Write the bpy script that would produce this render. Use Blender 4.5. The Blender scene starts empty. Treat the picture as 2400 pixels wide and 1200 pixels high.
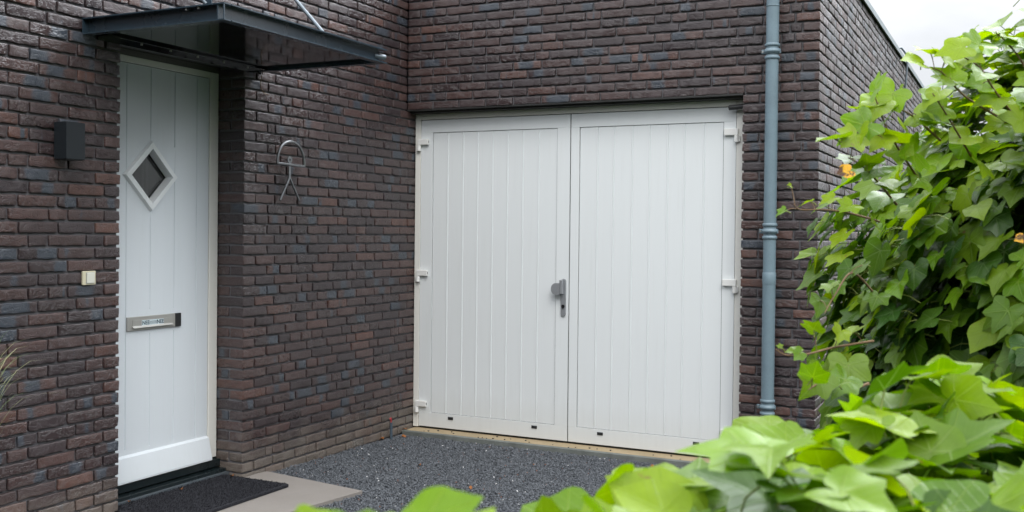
import bpy, math, random
import numpy as np
from mathutils import Vector, Matrix
random.seed(7); RNG = np.random.default_rng(11)
rad = math.radians
S = bpy.context.scene
COL = S.collection

# ------------------------------------------------------------------ camera
FPX, YAW, PITCH, ROLL, CY = 2432.7, -0.4564, -0.0137, 0.0105, 574.8
CAM = Vector((4.1769, -6.6883, 1.5495))
def cam_axes():
    cy, sy = math.cos(YAW), math.sin(YAW)
    f = Vector((sy*math.cos(PITCH), cy*math.cos(PITCH), math.sin(PITCH)))
    r = Vector((cy, -sy, 0)); u = r.cross(f)
    return r*math.cos(ROLL)+u*math.sin(ROLL), -r*math.sin(ROLL)+u*math.cos(ROLL), f
RX, UX, FX = cam_axes()
cd = bpy.data.cameras.new('camera'); cam = bpy.data.objects.new('camera', cd); COL.objects.link(cam)
m = Matrix.Identity(4)
for i in range(3):
    m[i][0], m[i][1], m[i][2], m[i][3] = RX[i], UX[i], -FX[i], CAM[i]
cam.matrix_world = m
cd.sensor_width = 36; cd.lens = FPX/2400*36; cd.shift_y = (CY-600)/2400
cd.clip_start = 0.05; cd.clip_end = 500
cd.dof.use_dof = True; cd.dof.focus_distance = 6.0; cd.dof.aperture_fstop = 9.0
S.camera = cam

# ------------------------------------------------------------------ light
SUN_EL, SUN_AZ = 48, 142          # azimuth: direction the light comes from, clockwise from +Y
w = bpy.data.worlds.new('World'); S.world = w; w.use_nodes = True
nt = w.node_tree; nt.nodes.clear()
def wn(t, **k):
    n = nt.nodes.new(t)
    for a, b in k.items(): setattr(n, a, b)
    return n
sky = wn('ShaderNodeTexSky', sky_type='NISHITA', sun_disc=False, sun_elevation=rad(SUN_EL), sun_rotation=rad(SUN_AZ), air_density=1.2, dust_density=2.5)
tc = wn('ShaderNodeTexCoord'); mp = wn('ShaderNodeMapping'); mp.inputs['Scale'].default_value = (1.3, 1.3, 3.0)
nz = wn('ShaderNodeTexNoise'); nz.inputs['Scale'].default_value = 2.2; nz.inputs['Detail'].default_value = 7; nz.inputs['Roughness'].default_value = .55
ra = wn('ShaderNodeValToRGB'); ra.color_ramp.elements[0].position = .36; ra.color_ramp.elements[1].position = .56
ra.color_ramp.elements[0].color = (.96,.96,.96,1)
sep = wn('ShaderNodeSeparateXYZ'); grad = wn('ShaderNodeValToRGB')
cr_ = grad.color_ramp; cr_.elements[0].position = 0; cr_.elements[0].color = (.31,)*3+(1,); cr_.elements[1].position = 1; cr_.elements[1].color = (1.05,1.05,1.05,1)
e_ = cr_.elements.new(.20); e_.color = (.345,)*3+(1,); e_ = cr_.elements.new(.5); e_.color = (.88,)*3+(1,)
cl = wn('ShaderNodeVectorMath', operation='SCALE'); cl.inputs[0].default_value = (.955, .985, 1.03)
mx = wn('ShaderNodeMix', data_type='RGBA'); bg = wn('ShaderNodeBackground'); bg.inputs['Strength'].default_value = .12
ow = wn('ShaderNodeOutputWorld')
L = nt.links.new
L(tc.outputs['Generated'], mp.inputs[0]); L(mp.outputs[0], nz.inputs['Vector']); L(nz.outputs['Fac'], ra.inputs[0])
L(tc.outputs['Generated'], sep.inputs[0]); L(sep.outputs['Z'], grad.inputs[0])
cm = wn('ShaderNodeMapRange'); cm.inputs['From Min'].default_value=.40; cm.inputs['From Max'].default_value=.58; cm.inputs['To Min'].default_value=11.6; cm.inputs['To Max'].default_value=14.0; L(nz.outputs['Fac'], cm.inputs['Value'])
gm = wn('ShaderNodeMath', operation='MULTIPLY'); L(grad.outputs[0], gm.inputs[0]); L(cm.outputs[0], gm.inputs[1])
# unseen bright patch added to the sky above the garage wing for brick sheen
az, el = rad(14), rad(42)
dirv = Vector((math.sin(az)*math.cos(el), math.cos(az)*math.cos(el), math.sin(el)))
dt = wn('ShaderNodeVectorMath', operation='DOT_PRODUCT'); dt.inputs[1].default_value = dirv; L(tc.outputs['Generated'], dt.inputs[0])
mxx = wn('ShaderNodeMath', operation='MAXIMUM'); L(dt.outputs['Value'], mxx.inputs[0]); mxx.inputs[1].default_value = 0
pw = wn('ShaderNodeMath', operation='POWER'); L(mxx.outputs[0], pw.inputs[0]); pw.inputs[1].default_value = 22
ma = wn('ShaderNodeMath', operation='MULTIPLY_ADD'); L(pw.outputs[0], ma.inputs[0]); ma.inputs[1].default_value = 6.5; ma.inputs[2].default_value = 1
mm_ = wn('ShaderNodeMath', operation='MULTIPLY'); L(ma.outputs[0], mm_.inputs[0]); L(gm.outputs[0], mm_.inputs[1]); L(mm_.outputs[0], cl.inputs['Scale'])
L(ra.outputs[0], mx.inputs['Factor']); L(sky.outputs[0], mx.inputs['A']); L(cl.outputs[0], mx.inputs['B'])
L(mx.outputs['Result'], bg.inputs[0]); L(bg.outputs[0], ow.inputs[0])
sd = bpy.data.lights.new('sun', 'SUN'); sd.energy = .8; sd.angle = rad(32); sd.color = (1, .96, .9)
sun = bpy.data.objects.new('sun', sd); COL.objects.link(sun)
az, el = rad(SUN_AZ), rad(SUN_EL)
dirv = Vector((math.sin(az)*math.cos(el), math.cos(az)*math.cos(el), math.sin(el)))
sun.rotation_euler = dirv.to_track_quat('Z', 'Y').to_euler(); sun.location = (6, -8, 12)
S.view_settings.view_transform = 'Standard'; S.view_settings.look = 'None'
S.view_settings.exposure = 0.80; S.view_settings.gamma = 1
S.render.engine = 'CYCLES'
S.cycles.max_bounces = 8; S.cycles.diffuse_bounces = 4; S.cycles.glossy_bounces = 4; S.cycles.transmission_bounces = 6
S.cycles.caustics_reflective = False; S.cycles.caustics_refractive = False

# ------------------------------------------------------------------ object helpers
def tag(o, label=None, cat=None, group=None, kind=None):
    if label: o['label'] = label
    if cat: o['category'] = cat
    if group: o['group'] = group
    if kind: o['kind'] = kind
    return o
def empty(name, loc=(0,0,0)):
    o = bpy.data.objects.new(name, None); o.location = loc; o.empty_display_size = .1
    COL.objects.link(o); return o
class MB:
    """collects verts/faces in world coordinates"""
    def __init__(s): s.v=[]; s.f=[]; s.mi=[]; s.sm=[]
    def add(s, vs, fs, mi=0, smooth=False):
        b=len(s.v); s.v+= [tuple(v) for v in vs]
        for f in fs: s.f.append(tuple(b+i for i in f)); s.mi.append(mi); s.sm.append(smooth)
        return s
    def box(s, a, b, mi=0, bev=0.0):
        x0,y0,z0=[min(p,q) for p,q in zip(a,b)]; x1,y1,z1=[max(p,q) for p,q in zip(a,b)]
        if bev<=0:
            vs=[(x,y,z) for x in (x0,x1) for y in (y0,y1) for z in (z0,z1)]
            fs=[(0,1,3,2),(4,6,7,5),(0,4,5,1),(2,3,7,6),(0,2,6,4),(1,5,7,3)]
            return s.add(vs,fs,mi)
        import bmesh
        bm=bmesh.new(); bmesh.ops.create_cube(bm,size=1)
        for v in bm.verts: v.co=Vector(((x0+x1)/2+v.co.x*(x1-x0),(y0+y1)/2+v.co.y*(y1-y0),(z0+z1)/2+v.co.z*(z1-z0)))
        bmesh.ops.bevel(bm,geom=bm.edges[:],offset=bev,segments=2,affect='EDGES',profile=.5)
        bm.verts.index_update(); s.add([v.co[:] for v in bm.verts],[[v.index for v in f.verts] for f in bm.faces],mi); bm.free(); return s
    def prism(s, pts, vec, mi=0):
        """pts: planar polygon in 3d, extruded by vec"""
        n=len(pts); vec=Vector(vec); vs=[Vector(p) for p in pts]+[Vector(p)+vec for p in pts]
        fs=[tuple(range(n))[::-1],tuple(range(n,2*n))]+[(i,(i+1)%n,n+(i+1)%n,n+i) for i in range(n)]
        return s.add(vs,fs,mi)
    def tube(s, path, r, n=12, mi=0, caps=True, flat=1.0):
        path=[Vector(p) for p in path]; rs=r if isinstance(r,(list,tuple)) else [r]*len(path)
        vs=[]; prev=None
        for i,p in enumerate(path):
            t=(path[min(i+1,len(path)-1)]-path[max(i-1,0)]).normalized()
            if prev is None:
                a=Vector((0,0,1)) if abs(t.z)<.9 else Vector((1,0,0)); u=t.cross(a).normalized()
            else: u=(prev-t*prev.dot(t)).normalized()
            prev=u; q=t.cross(u)
            for k in range(n):
                an=2*math.pi*k/n; vs.append(p+u*math.cos(an)*rs[i]+q*math.sin(an)*rs[i]*flat)
        fs=[(i*n+k,i*n+(k+1)%n,(i+1)*n+(k+1)%n,(i+1)*n+k) for i in range(len(path)-1) for k in range(n)]
        s.add(vs,fs,mi,True)
        if caps:
            s.add(vs[:n],[tuple(range(n))[::-1]],mi); s.add(vs[-n:],[tuple(range(n))],mi)
        return s
    def build(s, name, mats, parent=None, loc=None, label=None):
        me=bpy.data.meshes.new(name)
        o=Vector(loc) if loc is not None else (Vector(parent_loc(parent)) if parent else Vector((0,0,0)))
        me.from_pydata([(v[0]-o.x,v[1]-o.y,v[2]-o.z) for v in s.v],[],s.f)
        if not isinstance(mats,(list,tuple)): mats=[mats]
        for mm in mats: me.materials.append(mm)
        me.polygons.foreach_set('material_index',s.mi); me.polygons.foreach_set('use_smooth',s.sm); me.update()
        ob=bpy.data.objects.new(name,me); COL.objects.link(ob)
        if parent:
            ob.parent=parent; ob.location=o-Vector(parent_loc(parent))
        else: ob.location=o
        if label: ob['label']=label
        return ob
def parent_loc(p):
    l=Vector((0,0,0))
    while p is not None: l+=Vector(p.location); p=p.parent
    return l
def np_mesh(name, V, F, mats, parent=None, attrs=None, smooth=True, loc=(0,0,0)):
    """V (n,3), F (m,k) arrays"""
    me=bpy.data.meshes.new(name); n=len(V); mF,k=F.shape
    me.vertices.add(n); me.vertices.foreach_set('co',(V-np.array(loc)).astype(np.float32).ravel())
    me.loops.add(mF*k); me.loops.foreach_set('vertex_index',F.astype(np.int32).ravel())
    me.polygons.add(mF); me.polygons.foreach_set('loop_start',np.arange(0,mF*k,k,dtype=np.int32))
    me.polygons.foreach_set('loop_total',np.full(mF,k,dtype=np.int32))
    me.polygons.foreach_set('use_smooth',np.full(mF,smooth))
    for mm in (mats if isinstance(mats,(list,tuple)) else [mats]): me.materials.append(mm)
    me.update(calc_edges=True)
    for an,A in (attrs or {}).items():
        at=me.attributes.new(an,'FLOAT_COLOR','POINT'); at.data.foreach_set('color',A.astype(np.float32).ravel())
    me.validate()
    ob=bpy.data.objects.new(name,me); COL.objects.link(ob)
    if parent: ob.parent=parent
    ob.location=Vector(loc)-(parent_loc(parent) if parent else Vector((0,0,0)))
    return ob

# ------------------------------------------------------------------ material helpers
class NT:
    def __init__(s, name):
        s.m=bpy.data.materials.new(name); s.m.use_nodes=True; s.t=s.m.node_tree; s.t.nodes.clear()
        s.out=s.n('ShaderNodeOutputMaterial'); s.b=s.n('ShaderNodeBsdfPrincipled'); s.l(s.b.outputs[0],s.out.inputs[0])
    def n(s,t,**k):
        x=s.t.nodes.new(t)
        for a,b in k.items(): setattr(x,a,b)
        return x
    def l(s,a,b): s.t.links.new(a,b)
    def set(s,sock,v):
        if hasattr(v,'is_linked') or hasattr(v,'links'): s.l(v,sock)
        else: sock.default_value=v
    def math(s,op,a,b=0.0,c=None,clamp=False):
        x=s.n('ShaderNodeMath',operation=op,use_clamp=clamp); s.set(x.inputs[0],a); s.set(x.inputs[1],b)
        if c is not None: s.set(x.inputs[2],c)
        return x.outputs[0]
    def mix(s,f,a,b,blend='MIX'):
        x=s.n('ShaderNodeMix',data_type='RGBA',blend_type=blend); s.set(x.inputs['Factor'],f)
        for k,v in (('A',a),('B',b)):
            s.set(x.inputs[k], (*v,1) if isinstance(v,tuple) and len(v)==3 else v)
        return x.outputs['Result']
    def coord(s,which='Object',scale=(1,1,1)):
        c=s.n('ShaderNodeTexCoord'); mpn=s.n('ShaderNodeMapping'); mpn.inputs['Scale'].default_value=scale
        s.l(c.outputs[which],mpn.inputs[0]); return mpn.outputs[0]
    def noise(s,v,scale,detail=4,rough=.55,dist=0,out='Fac'):
        x=s.n('ShaderNodeTexNoise'); s.l(v,x.inputs['Vector']); x.inputs['Scale'].default_value=scale
        x.inputs['Detail'].default_value=detail; x.inputs['Roughness'].default_value=rough; x.inputs['Distortion'].default_value=dist
        return x.outputs[out]
    def ramp(s,f,a,b,lo=0.0,hi=1.0):
        x=s.n('ShaderNodeMapRange',clamp=True); x.inputs['From Min'].default_value=a; x.inputs['From Max'].default_value=b
        x.inputs['To Min'].default_value=lo; x.inputs['To Max'].default_value=hi; s.set(x.inputs['Value'],f); return x.outputs[0]
    def attr(s,name):
        a=s.n('ShaderNodeAttribute',attribute_name=name); sp=s.n('ShaderNodeSeparateColor'); s.l(a.outputs['Color'],sp.inputs[0])
        return sp.outputs[0],sp.outputs[1],sp.outputs[2],a.outputs['Alpha']
    def bump(s,h,strength=.5,dist=.002,prev=None):
        x=s.n('ShaderNodeBump'); x.inputs['Strength'].default_value=strength; x.inputs['Distance'].default_value=dist
        s.l(h,x.inputs['Height'])
        if prev is not None: s.l(prev,x.inputs['Normal'])
        s.l(x.outputs[0],s.b.inputs['Normal']); return x.outputs[0]
    def base(s,c,rough=.5,metal=0.0,spec=.5):
        s.set(s.b.inputs['Base Color'],(*c,1) if isinstance(c,tuple) and len(c)==3 else c)
        s.set(s.b.inputs['Roughness'],rough); s.b.inputs['Metallic'].default_value=metal
        s.b.inputs['Specular IOR Level'].default_value=spec
        return s
def paint(name,c,rough=.4,metal=0,spec=.5,dirt=.06,scale=3.0,bump=.02):
    t=NT(name); co=t.coord()
    n1=t.noise(co,scale,5,.6); n2=t.noise(co,scale*22,3,.6)
    d=t.math('MULTIPLY',t.ramp(n1,.35,.75),dirt)
    d2=t.math('MULTIPLY',t.ramp(n2,.5,.8),dirt*.6)
    col=t.mix(t.math('ADD',d,d2),c,tuple(x*.45 for x in c))
    t.base(col,t.ramp(n1,.3,.7,rough*.85,min(1,rough*1.2)),metal,spec)
    t.bump(n2,.25,bump*.01); return t.m

def brick_material():
    t=NT('brick'); co=t.coord(); r1,r2,u,r3=t.attr('bk')
    big=t.noise(co,7,5,.6); fine=t.noise(co,90,5,.7); mid=t.noise(co,26,5,.65,.6)
    # kiln colour: per-brick tint between plum brown, red brown and umber
    c=t.mix(t.ramp(r1,0,.45),(.032,.021,.024),(.054,.032,.031)); c=t.mix(t.ramp(r1,.4,.9),c,(.080,.042,.037))
    c=t.mix(t.ramp(r1,.90,1.0),c,(.115,.052,.038))
    c=t.mix(t.ramp(r3,.0,.30,.55,0),c,(.044,.032,.034))
    c=t.mix(t.math('MULTIPLY',t.ramp(mid,.42,.72),.55),c,(.040,.029,.030))
    # blue-black reduction flash over part of some bricks
    ctr=t.math('MULTIPLY_ADD',r3,.8,.1)
    dd=t.math('ABSOLUTE',t.math('SUBTRACT',u,ctr)); dd=t.math('ADD',dd,t.math('MULTIPLY',t.math('SUBTRACT',mid,.5),.35))
    wdt=t.ramp(r2,.66,1.0,-.14,.42)
    fl=t.ramp(t.math('SUBTRACT',wdt,dd),-.02,.07)
    c=t.mix(fl,c,t.mix(t.ramp(fine,.35,.7),(.034,.042,.055),(.062,.072,.092)))
    # pale lime bloom, wandering blots
    bl=t.math('MULTIPLY',t.ramp(t.noise(co,17,6,.75,1.2),.60,.74),t.ramp(r2,.25,.05,0,.5))
    c=t.mix(bl,c,(.30,.28,.29))
    sp=t.math('MULTIPLY',t.ramp(t.noise(co,140,2,.5),.74,.80),.45); c=t.mix(sp,c,(.42,.40,.38))
    # splash-back dirt on the lowest courses
    g=t.n('ShaderNodeNewGeometry'); s=t.n('ShaderNodeSeparateXYZ'); t.l(g.outputs['Position'],s.inputs[0])
    zz=t.math('ADD',s.outputs['Z'],t.math('MULTIPLY',t.math('SUBTRACT',big,.5),.35))
    c=t.mix(t.ramp(zz,.30,.06,0,.72),c,(.215,.185,.155))
    c=t.mix(t.math('MULTIPLY',t.ramp(fine,.3,.75),.35),c,t.mix(.5,c,(.02,.016,.018)))
    t.base(c,t.math('ADD',t.ramp(mid,.3,.75,-.04,.10),t.ramp(r3,0,1,.18,.46)),0,.72)
    # hand-thrown creases
    co2=t.coord('Object',(1,1,1.9))
    cr=t.n('ShaderNodeTexNoise'); cr.inputs['Scale'].default_value=13; cr.inputs['Detail'].default_value=3; cr.inputs['Distortion'].default_value=2.2; t.l(co2,cr.inputs['Vector'])
    ridge=t.math('ABSOLUTE',t.math('SUBTRACT',cr.outputs['Fac'],.5)); ridge=t.ramp(ridge,0,.045)
    hgt=t.math('ADD',t.math('MULTIPLY',ridge,.8),t.math('MULTIPLY',fine,.35)); hgt=t.math('ADD',hgt,t.math('MULTIPLY',mid,.9))
    t.bump(hgt,.62,.0040); return t.m
def mortar_material():
    t=NT('mortar'); co=t.coord(); n1=t.noise(co,5,5,.6); n2=t.noise(co,160,4,.7)
    c=t.mix(n1,(.125,.121,.132),(.175,.169,.178)); c=t.mix(t.math('MULTIPLY',t.ramp(n2,.4,.7),.4),c,(.09,.087,.09))
    t.base(c,.9); t.bump(n2,.8,.003); return t.m
M={}
M['brick']=brick_material(); M['mortar']=mortar_material()
def door_paint(name,c,rough):
    t=NT(name); co=t.coord(); n1=t.noise(co,2.5,5,.6); g=t.n('ShaderNodeNewGeometry'); sp=t.n('ShaderNodeSeparateXYZ'); t.l(g.outputs['Position'],sp.inputs[0])
    st=t.noise(t.coord('Object',(1,1,.06)),30,4,.6)
    low=t.math('MULTIPLY',t.ramp(t.math('ADD',sp.outputs['Z'],t.math('MULTIPLY',t.math('SUBTRACT',st,.5),.25)),.34,.05),.22)
    streak=t.math('MULTIPLY',t.ramp(st,.55,.8),.07)
    col=t.mix(t.math('ADD',low,streak),c,(.36,.34,.29)); t.base(col,t.ramp(n1,.3,.7,rough*.97,rough*1.06)); t.bump(t.noise(co,60,3,.6),.2,.0003); return t.m
M['cframe']=paint('cream_white_frame',(.80,.79,.74),.35,0,.5,.05,2.5)
M['white']=door_paint('white_lacquer',(.78,.81,.82),.33)
M['white2']=door_paint('white_door_lacquer',(.68,.725,.76),.30)
M['hinge']=paint('white_hinge_paint',(.80,.80,.78),.4,0,.5,.08,9)
M['gasket']=paint('black_rubber',(.012,.013,.014),.6)
M['plug']=paint('black_plastic',(.02,.021,.022),.45)
M['anth']=paint('anthracite_powder_coat',(.026,.046,.064),.25,.0,.8,.25,6)
M['soffit']=paint('black_gloss_panel',(.005,.006,.007),.09,0,.35,.2,3,.01)
M['lintel']=paint('dark_steel_lintel',(.028,.028,.027),.5)
M['taupe']=paint('taupe_board',(.10,.095,.085),.5)
M['bolt']=paint('zinc_bolt',(.45,.45,.44),.35,.9)
M['iron']=paint('dull_iron_wire',(.26,.27,.28),.3,.7,.5,.5,30)
M['zinc']=paint('galvanised_steel',(.17,.20,.225),.42,.6,.5,.35,14)
M['pvc']=paint('grey_blue_pvc',(.185,.26,.305),.40,0,.5,.45,5)
M['steel']=paint('brushed_steel',(.42,.415,.39),.45,.45,.5,.12,8)
M['alu']=paint('anodised_aluminium',(.42,.435,.46),.38,.6,.5,.1,10)
M['alud']=paint('dark_lock_core',(.03,.03,.032),.3,.8)
M['cream']=paint('cream_plastic',(.62,.58,.42),.4)
M['cream2']=paint('pale_plastic',(.66,.66,.58),.35)
M['lamp']=paint('matt_black_lamp',(.012,.016,.020),.42,0,.4,.2,5)
M['trim']=paint('roof_trim_aluminium',(.20,.24,.25),.45,.3,.5,.3,3)
M['stickerw']=paint('sticker_white',(.66,.76,.80),.4)
M['ink']=paint('sticker_ink',(.015,.045,.06),.5)
M['roof']=paint('bitumen_roof',(.04,.04,.04),.9)
M['sillb']=paint('black_sill',(.010,.016,.018),.3,0,.5,.3,6)
M['red']=paint('red_cable',(.45,.04,.05),.4)
M['conduit']=paint('blue_grey_conduit',(.06,.085,.11),.5)
M['edging']=paint('concrete_edging',(.19,.205,.19),.85,0,.3,.7,9,.3)
M['dryleaf']=paint('dry_leaf',(.30,.115,.035),.7,0,.3,.5,60)
def glass_mat():
    t=NT('door_glass'); t.base((.95,.96,.96),.03,0,.5); t.b.inputs['Transmission Weight'].default_value=1; t.b.inputs['IOR'].default_value=1.45; return t.m
M['glass']=glass_mat()
def curtain_mat():
    t=NT('curtain'); co=t.coord('Object',(1,1,.03)); n=t.noise(co,55,2,.5); t.base(t.mix(n,(.20,.185,.205),(.33,.31,.335)),.9); return t.m
M['curtain']=curtain_mat()
def sand_mat():
    t=NT('washed_concrete'); co=t.coord(); n1=t.noise(co,3,4,.6); n2=t.noise(co,95,3,.8); v=t.n('ShaderNodeTexVoronoi'); v.inputs['Scale'].default_value=110; t.l(co,v.inputs['Vector'])
    c=t.mix(n2,(.30,.22,.12),(.52,.42,.27)); c=t.mix(t.ramp(n1,.35,.7,0,.45),c,(.20,.16,.10)); c=t.mix(t.ramp(v.outputs['Distance'],.05,.0,0,.6),c,(.14,.11,.07))
    t.base(c,.9); t.bump(n2,.9,.004); return t.m
M['sand']=sand_mat()
def paver_mat():
    t=NT('concrete_paver'); co=t.coord(); n1=t.noise(co,4,6,.6); n2=t.noise(co,240,3,.7)
    c=t.mix(n1,(.215,.195,.178),(.285,.262,.240)); c=t.mix(t.ramp(n2,.4,.75,0,.25),c,(.15,.13,.115)); c=t.mix(t.ramp(t.noise(co,1.8,4,.6,1),.55,.75,0,.35),c,(.17,.15,.14))
    t.base(c,.8,0,.3); t.bump(n2,.4,.0015); return t.m
M['paver']=paver_mat()
def mat_mat():
    t=NT('doormat_fibre'); co=t.coord(); n2=t.noise(co,300,3,.8); n1=t.noise(co,12,4,.7)
    c=t.mix(t.ramp(n2,.35,.75),(.007,.007,.009),(.075,.077,.09)); c=t.mix(t.ramp(n1,.6,.8,0,.3),c,(.03,.03,.033)); t.base(c,.95,0,.15); t.bump(n2,1,.006); return t.m
M['mat']=mat_mat()
def gravel_mat(stone=False):
    t=NT('basalt_stone' if stone else 'gravel_bed'); co=t.coord()
    if stone:
        r1,r2,u,r3=t.attr('st'); n=t.noise(co,160,3,.7)
        c=t.mix(r1,(.060,.066,.075),(.17,.185,.205)); c=t.mix(t.ramp(n,.35,.7,0,.5),c,(.045,.05,.06))
        c=t.mix(t.ramp(r2,.9955,.997),c,(.62,.62,.62)); c=t.mix(t.ramp(r2,.006,.004),c,(.16,.07,.045)); t.base(c,.62,0,.5); t.bump(n,.5,.002)
    else:
        v=t.n('ShaderNodeTexVoronoi'); v.inputs['Scale'].default_value=75; t.l(co,v.inputs['Vector']); n=t.noise(co,40,4,.7)
        c=t.mix(n,(.02,.023,.03),(.10,.112,.135)); c=t.mix(t.ramp(v.outputs['Distance'],.1,.7,0,.6),c,(.02,.023,.028)); t.base(c,.8); t.bump(v.outputs['Distance'],.8,.008)
    return t.m
M['gravel']=gravel_mat(); M['stone']=gravel_mat(True)
def lawn_mat():
    t=NT('lawn'); co=t.coord(); n=t.noise(co,2,5,.7); n2=t.noise(co,60,4,.8)
    t.base(t.mix(n2,t.mix(n,(.03,.06,.015),(.06,.10,.02)),(.02,.04,.012)),.9); t.bump(n2,1,.03); return t.m
M['lawn']=lawn_mat()
def stem_mat():
    t=NT('ivy_stem'); co=t.coord(); n=t.noise(co,40,4,.7); t.base(t.mix(n,(.10,.055,.03),(.26,.17,.09)),.8); t.bump(n,.5,.003); return t.m
M['stem']=stem_mat()
M['petiole']=paint('green_petiole',(.20,.24,.05),.5,0,.4,.3,30)
def leaf_mat(name='ivy_leaf',yellow=False):
    t=NT(name); lx,ly,r,age=t.attr('lf'); co=t.coord()
    if yellow:
        c=t.mix(r,(.80,.33,.006),(.85,.46,.02)); n=t.noise(co,35,3,.6,.5); c=t.mix(t.ramp(n,.56,.62),c,(.09,.03,.01)); tr=c
    else:
        old=t.mix(r,(.015,.052,.009),(.045,.125,.012)); young=t.mix(r,(.14,.29,.004),(.29,.40,.004))
        c=t.mix(age,old,young)
        n=t.noise(co,45,4,.65); c=t.mix(t.ramp(n,.35,.75,0,.35),c,t.mix(.5,c,(.02,.05,.01)))
        # blotchy brown damage at some margins
        dm=t.math('MULTIPLY',t.ramp(t.noise(co,55,3,.6,.4),.66,.72),t.ramp(r,.86,.9)); c=t.mix(dm,c,(.22,.13,.06))
    veins=None
    for a,wd in ((0,.020),(48,.015),(-48,.015),(105,.012),(-105,.012)):
        dx,dy=math.sin(rad(a)),math.cos(rad(a))
        cr=t.math('ABSOLUTE',t.math('SUBTRACT',t.math('MULTIPLY',lx,dy),t.math('MULTIPLY',ly,dx)))
        dt=t.math('ADD',t.math('MULTIPLY',lx,dx),t.math('MULTIPLY',ly,dy))
        tap=t.math('MULTIPLY_ADD',dt,-wd*.8,wd)
        v=t.math('MULTIPLY',t.ramp(t.math('SUBTRACT',tap,cr),-.008,.006),t.ramp(dt,-.01,.03))
        veins=v if veins is None else t.math('MAXIMUM',veins,v)
    # side veins: slanted waves either side of the midrib
    sv=t.math('SINE',t.math('MULTIPLY',t.math('SUBTRACT',ly,t.math('MULTIPLY',t.math('ABSOLUTE',lx),.9)),38.0))
    sv=t.ramp(sv,.90,1.0,0,.35)
    vm=t.math('MAXIMUM',veins,sv)
    vc=t.mix(age,(.15,.24,.09),(.30,.42,.05)); c=t.mix(t.math('MULTIPLY',vm,.55),c,vc)
    t.base(c,t.ramp(r,0,1,.28,.46),0,.36)
    h=t.math('MULTIPLY',vm,-1.0); t.bump(t.math('ADD',h,t.math('MULTIPLY',t.noise(co,60,3,.6),.6)),.5,.0016)
    tl=t.n('ShaderNodeBsdfTranslucent'); ms=t.n('ShaderNodeMixShader')
    hs=t.n('ShaderNodeHueSaturation'); hs.inputs['Saturation'].default_value=1.15; hs.inputs['Value'].default_value=1.65; t.set(hs.inputs['Color'],c); t.l(hs.outputs[0],tl.inputs[0])
    ms.inputs[0].default_value=.40; t.l(t.b.outputs[0],ms.inputs[1]); t.l(tl.outputs[0],ms.inputs[2]); t.l(ms.outputs[0],t.out.inputs[0]); return t.m
M['leaf']=leaf_mat(); M['yleaf']=leaf_mat('yellow_ivy_leaf',True)
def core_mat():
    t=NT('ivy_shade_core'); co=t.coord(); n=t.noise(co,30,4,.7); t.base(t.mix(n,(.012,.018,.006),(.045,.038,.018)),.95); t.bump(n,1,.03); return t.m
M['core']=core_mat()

# ------------------------------------------------------------------ bricks
CH=.0625; BH=.0495; J=.0125
def zk(k): return (51.3-k)*CH
def brick_template(nx,ny,nz,dims,r=.003):
    """rounded box lattice; returns verts in brick space (0..dims), quads"""
    def ax(n,l):
        return [0,r]+[r+(l-2*r)*i/n for i in range(1,n)]+[l-r,l]
    A=[ax(nx,dims[0]),ax(ny,dims[1]),ax(nz,dims[2])]
    idx={}; V=[]; F=[]
    def vid(i,j,k):
        key=(i,j,k)
        if key not in idx: idx[key]=len(V); V.append((A[0][i],A[1][j],A[2][k]))
        return idx[key]
    X,Y,Z=len(A[0])-1,len(A[1])-1,len(A[2])-1
    for i in range(X):
        for k in range(Z):
            for j,fl in ((0,0),(Y,1)):
                q=[vid(i,j,k),vid(i+1,j,k),vid(i+1,j,k+1),vid(i,j,k+1)]; F.append(q[::-1] if fl else q)
    for i in range(X):
        for j in range(Y):
            for k,fl in ((0,1),(Z,0)):
                q=[vid(i,j,k),vid(i+1,j,k),vid(i+1,j+1,k),vid(i,j+1,k)]; F.append(q[::-1] if fl else q)
    for j in range(Y):
        for k in range(Z):
            for i,fl in ((0,1),(X,0)):
                q=[vid(i,j,k),vid(i,j+1,k),vid(i,j+1,k+1),vid(i,j,k+1)]; F.append(q[::-1] if fl else q)
    V=np.array(V); D=np.array(dims); inner=np.clip(V,r,D-r); d=V-inner; L_=np.linalg.norm(d,axis=1,keepdims=True)
    V=np.where(L_>1e-9,inner+d/np.maximum(L_,1e-9)*r,V)
    return V,np.array(F)
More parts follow.
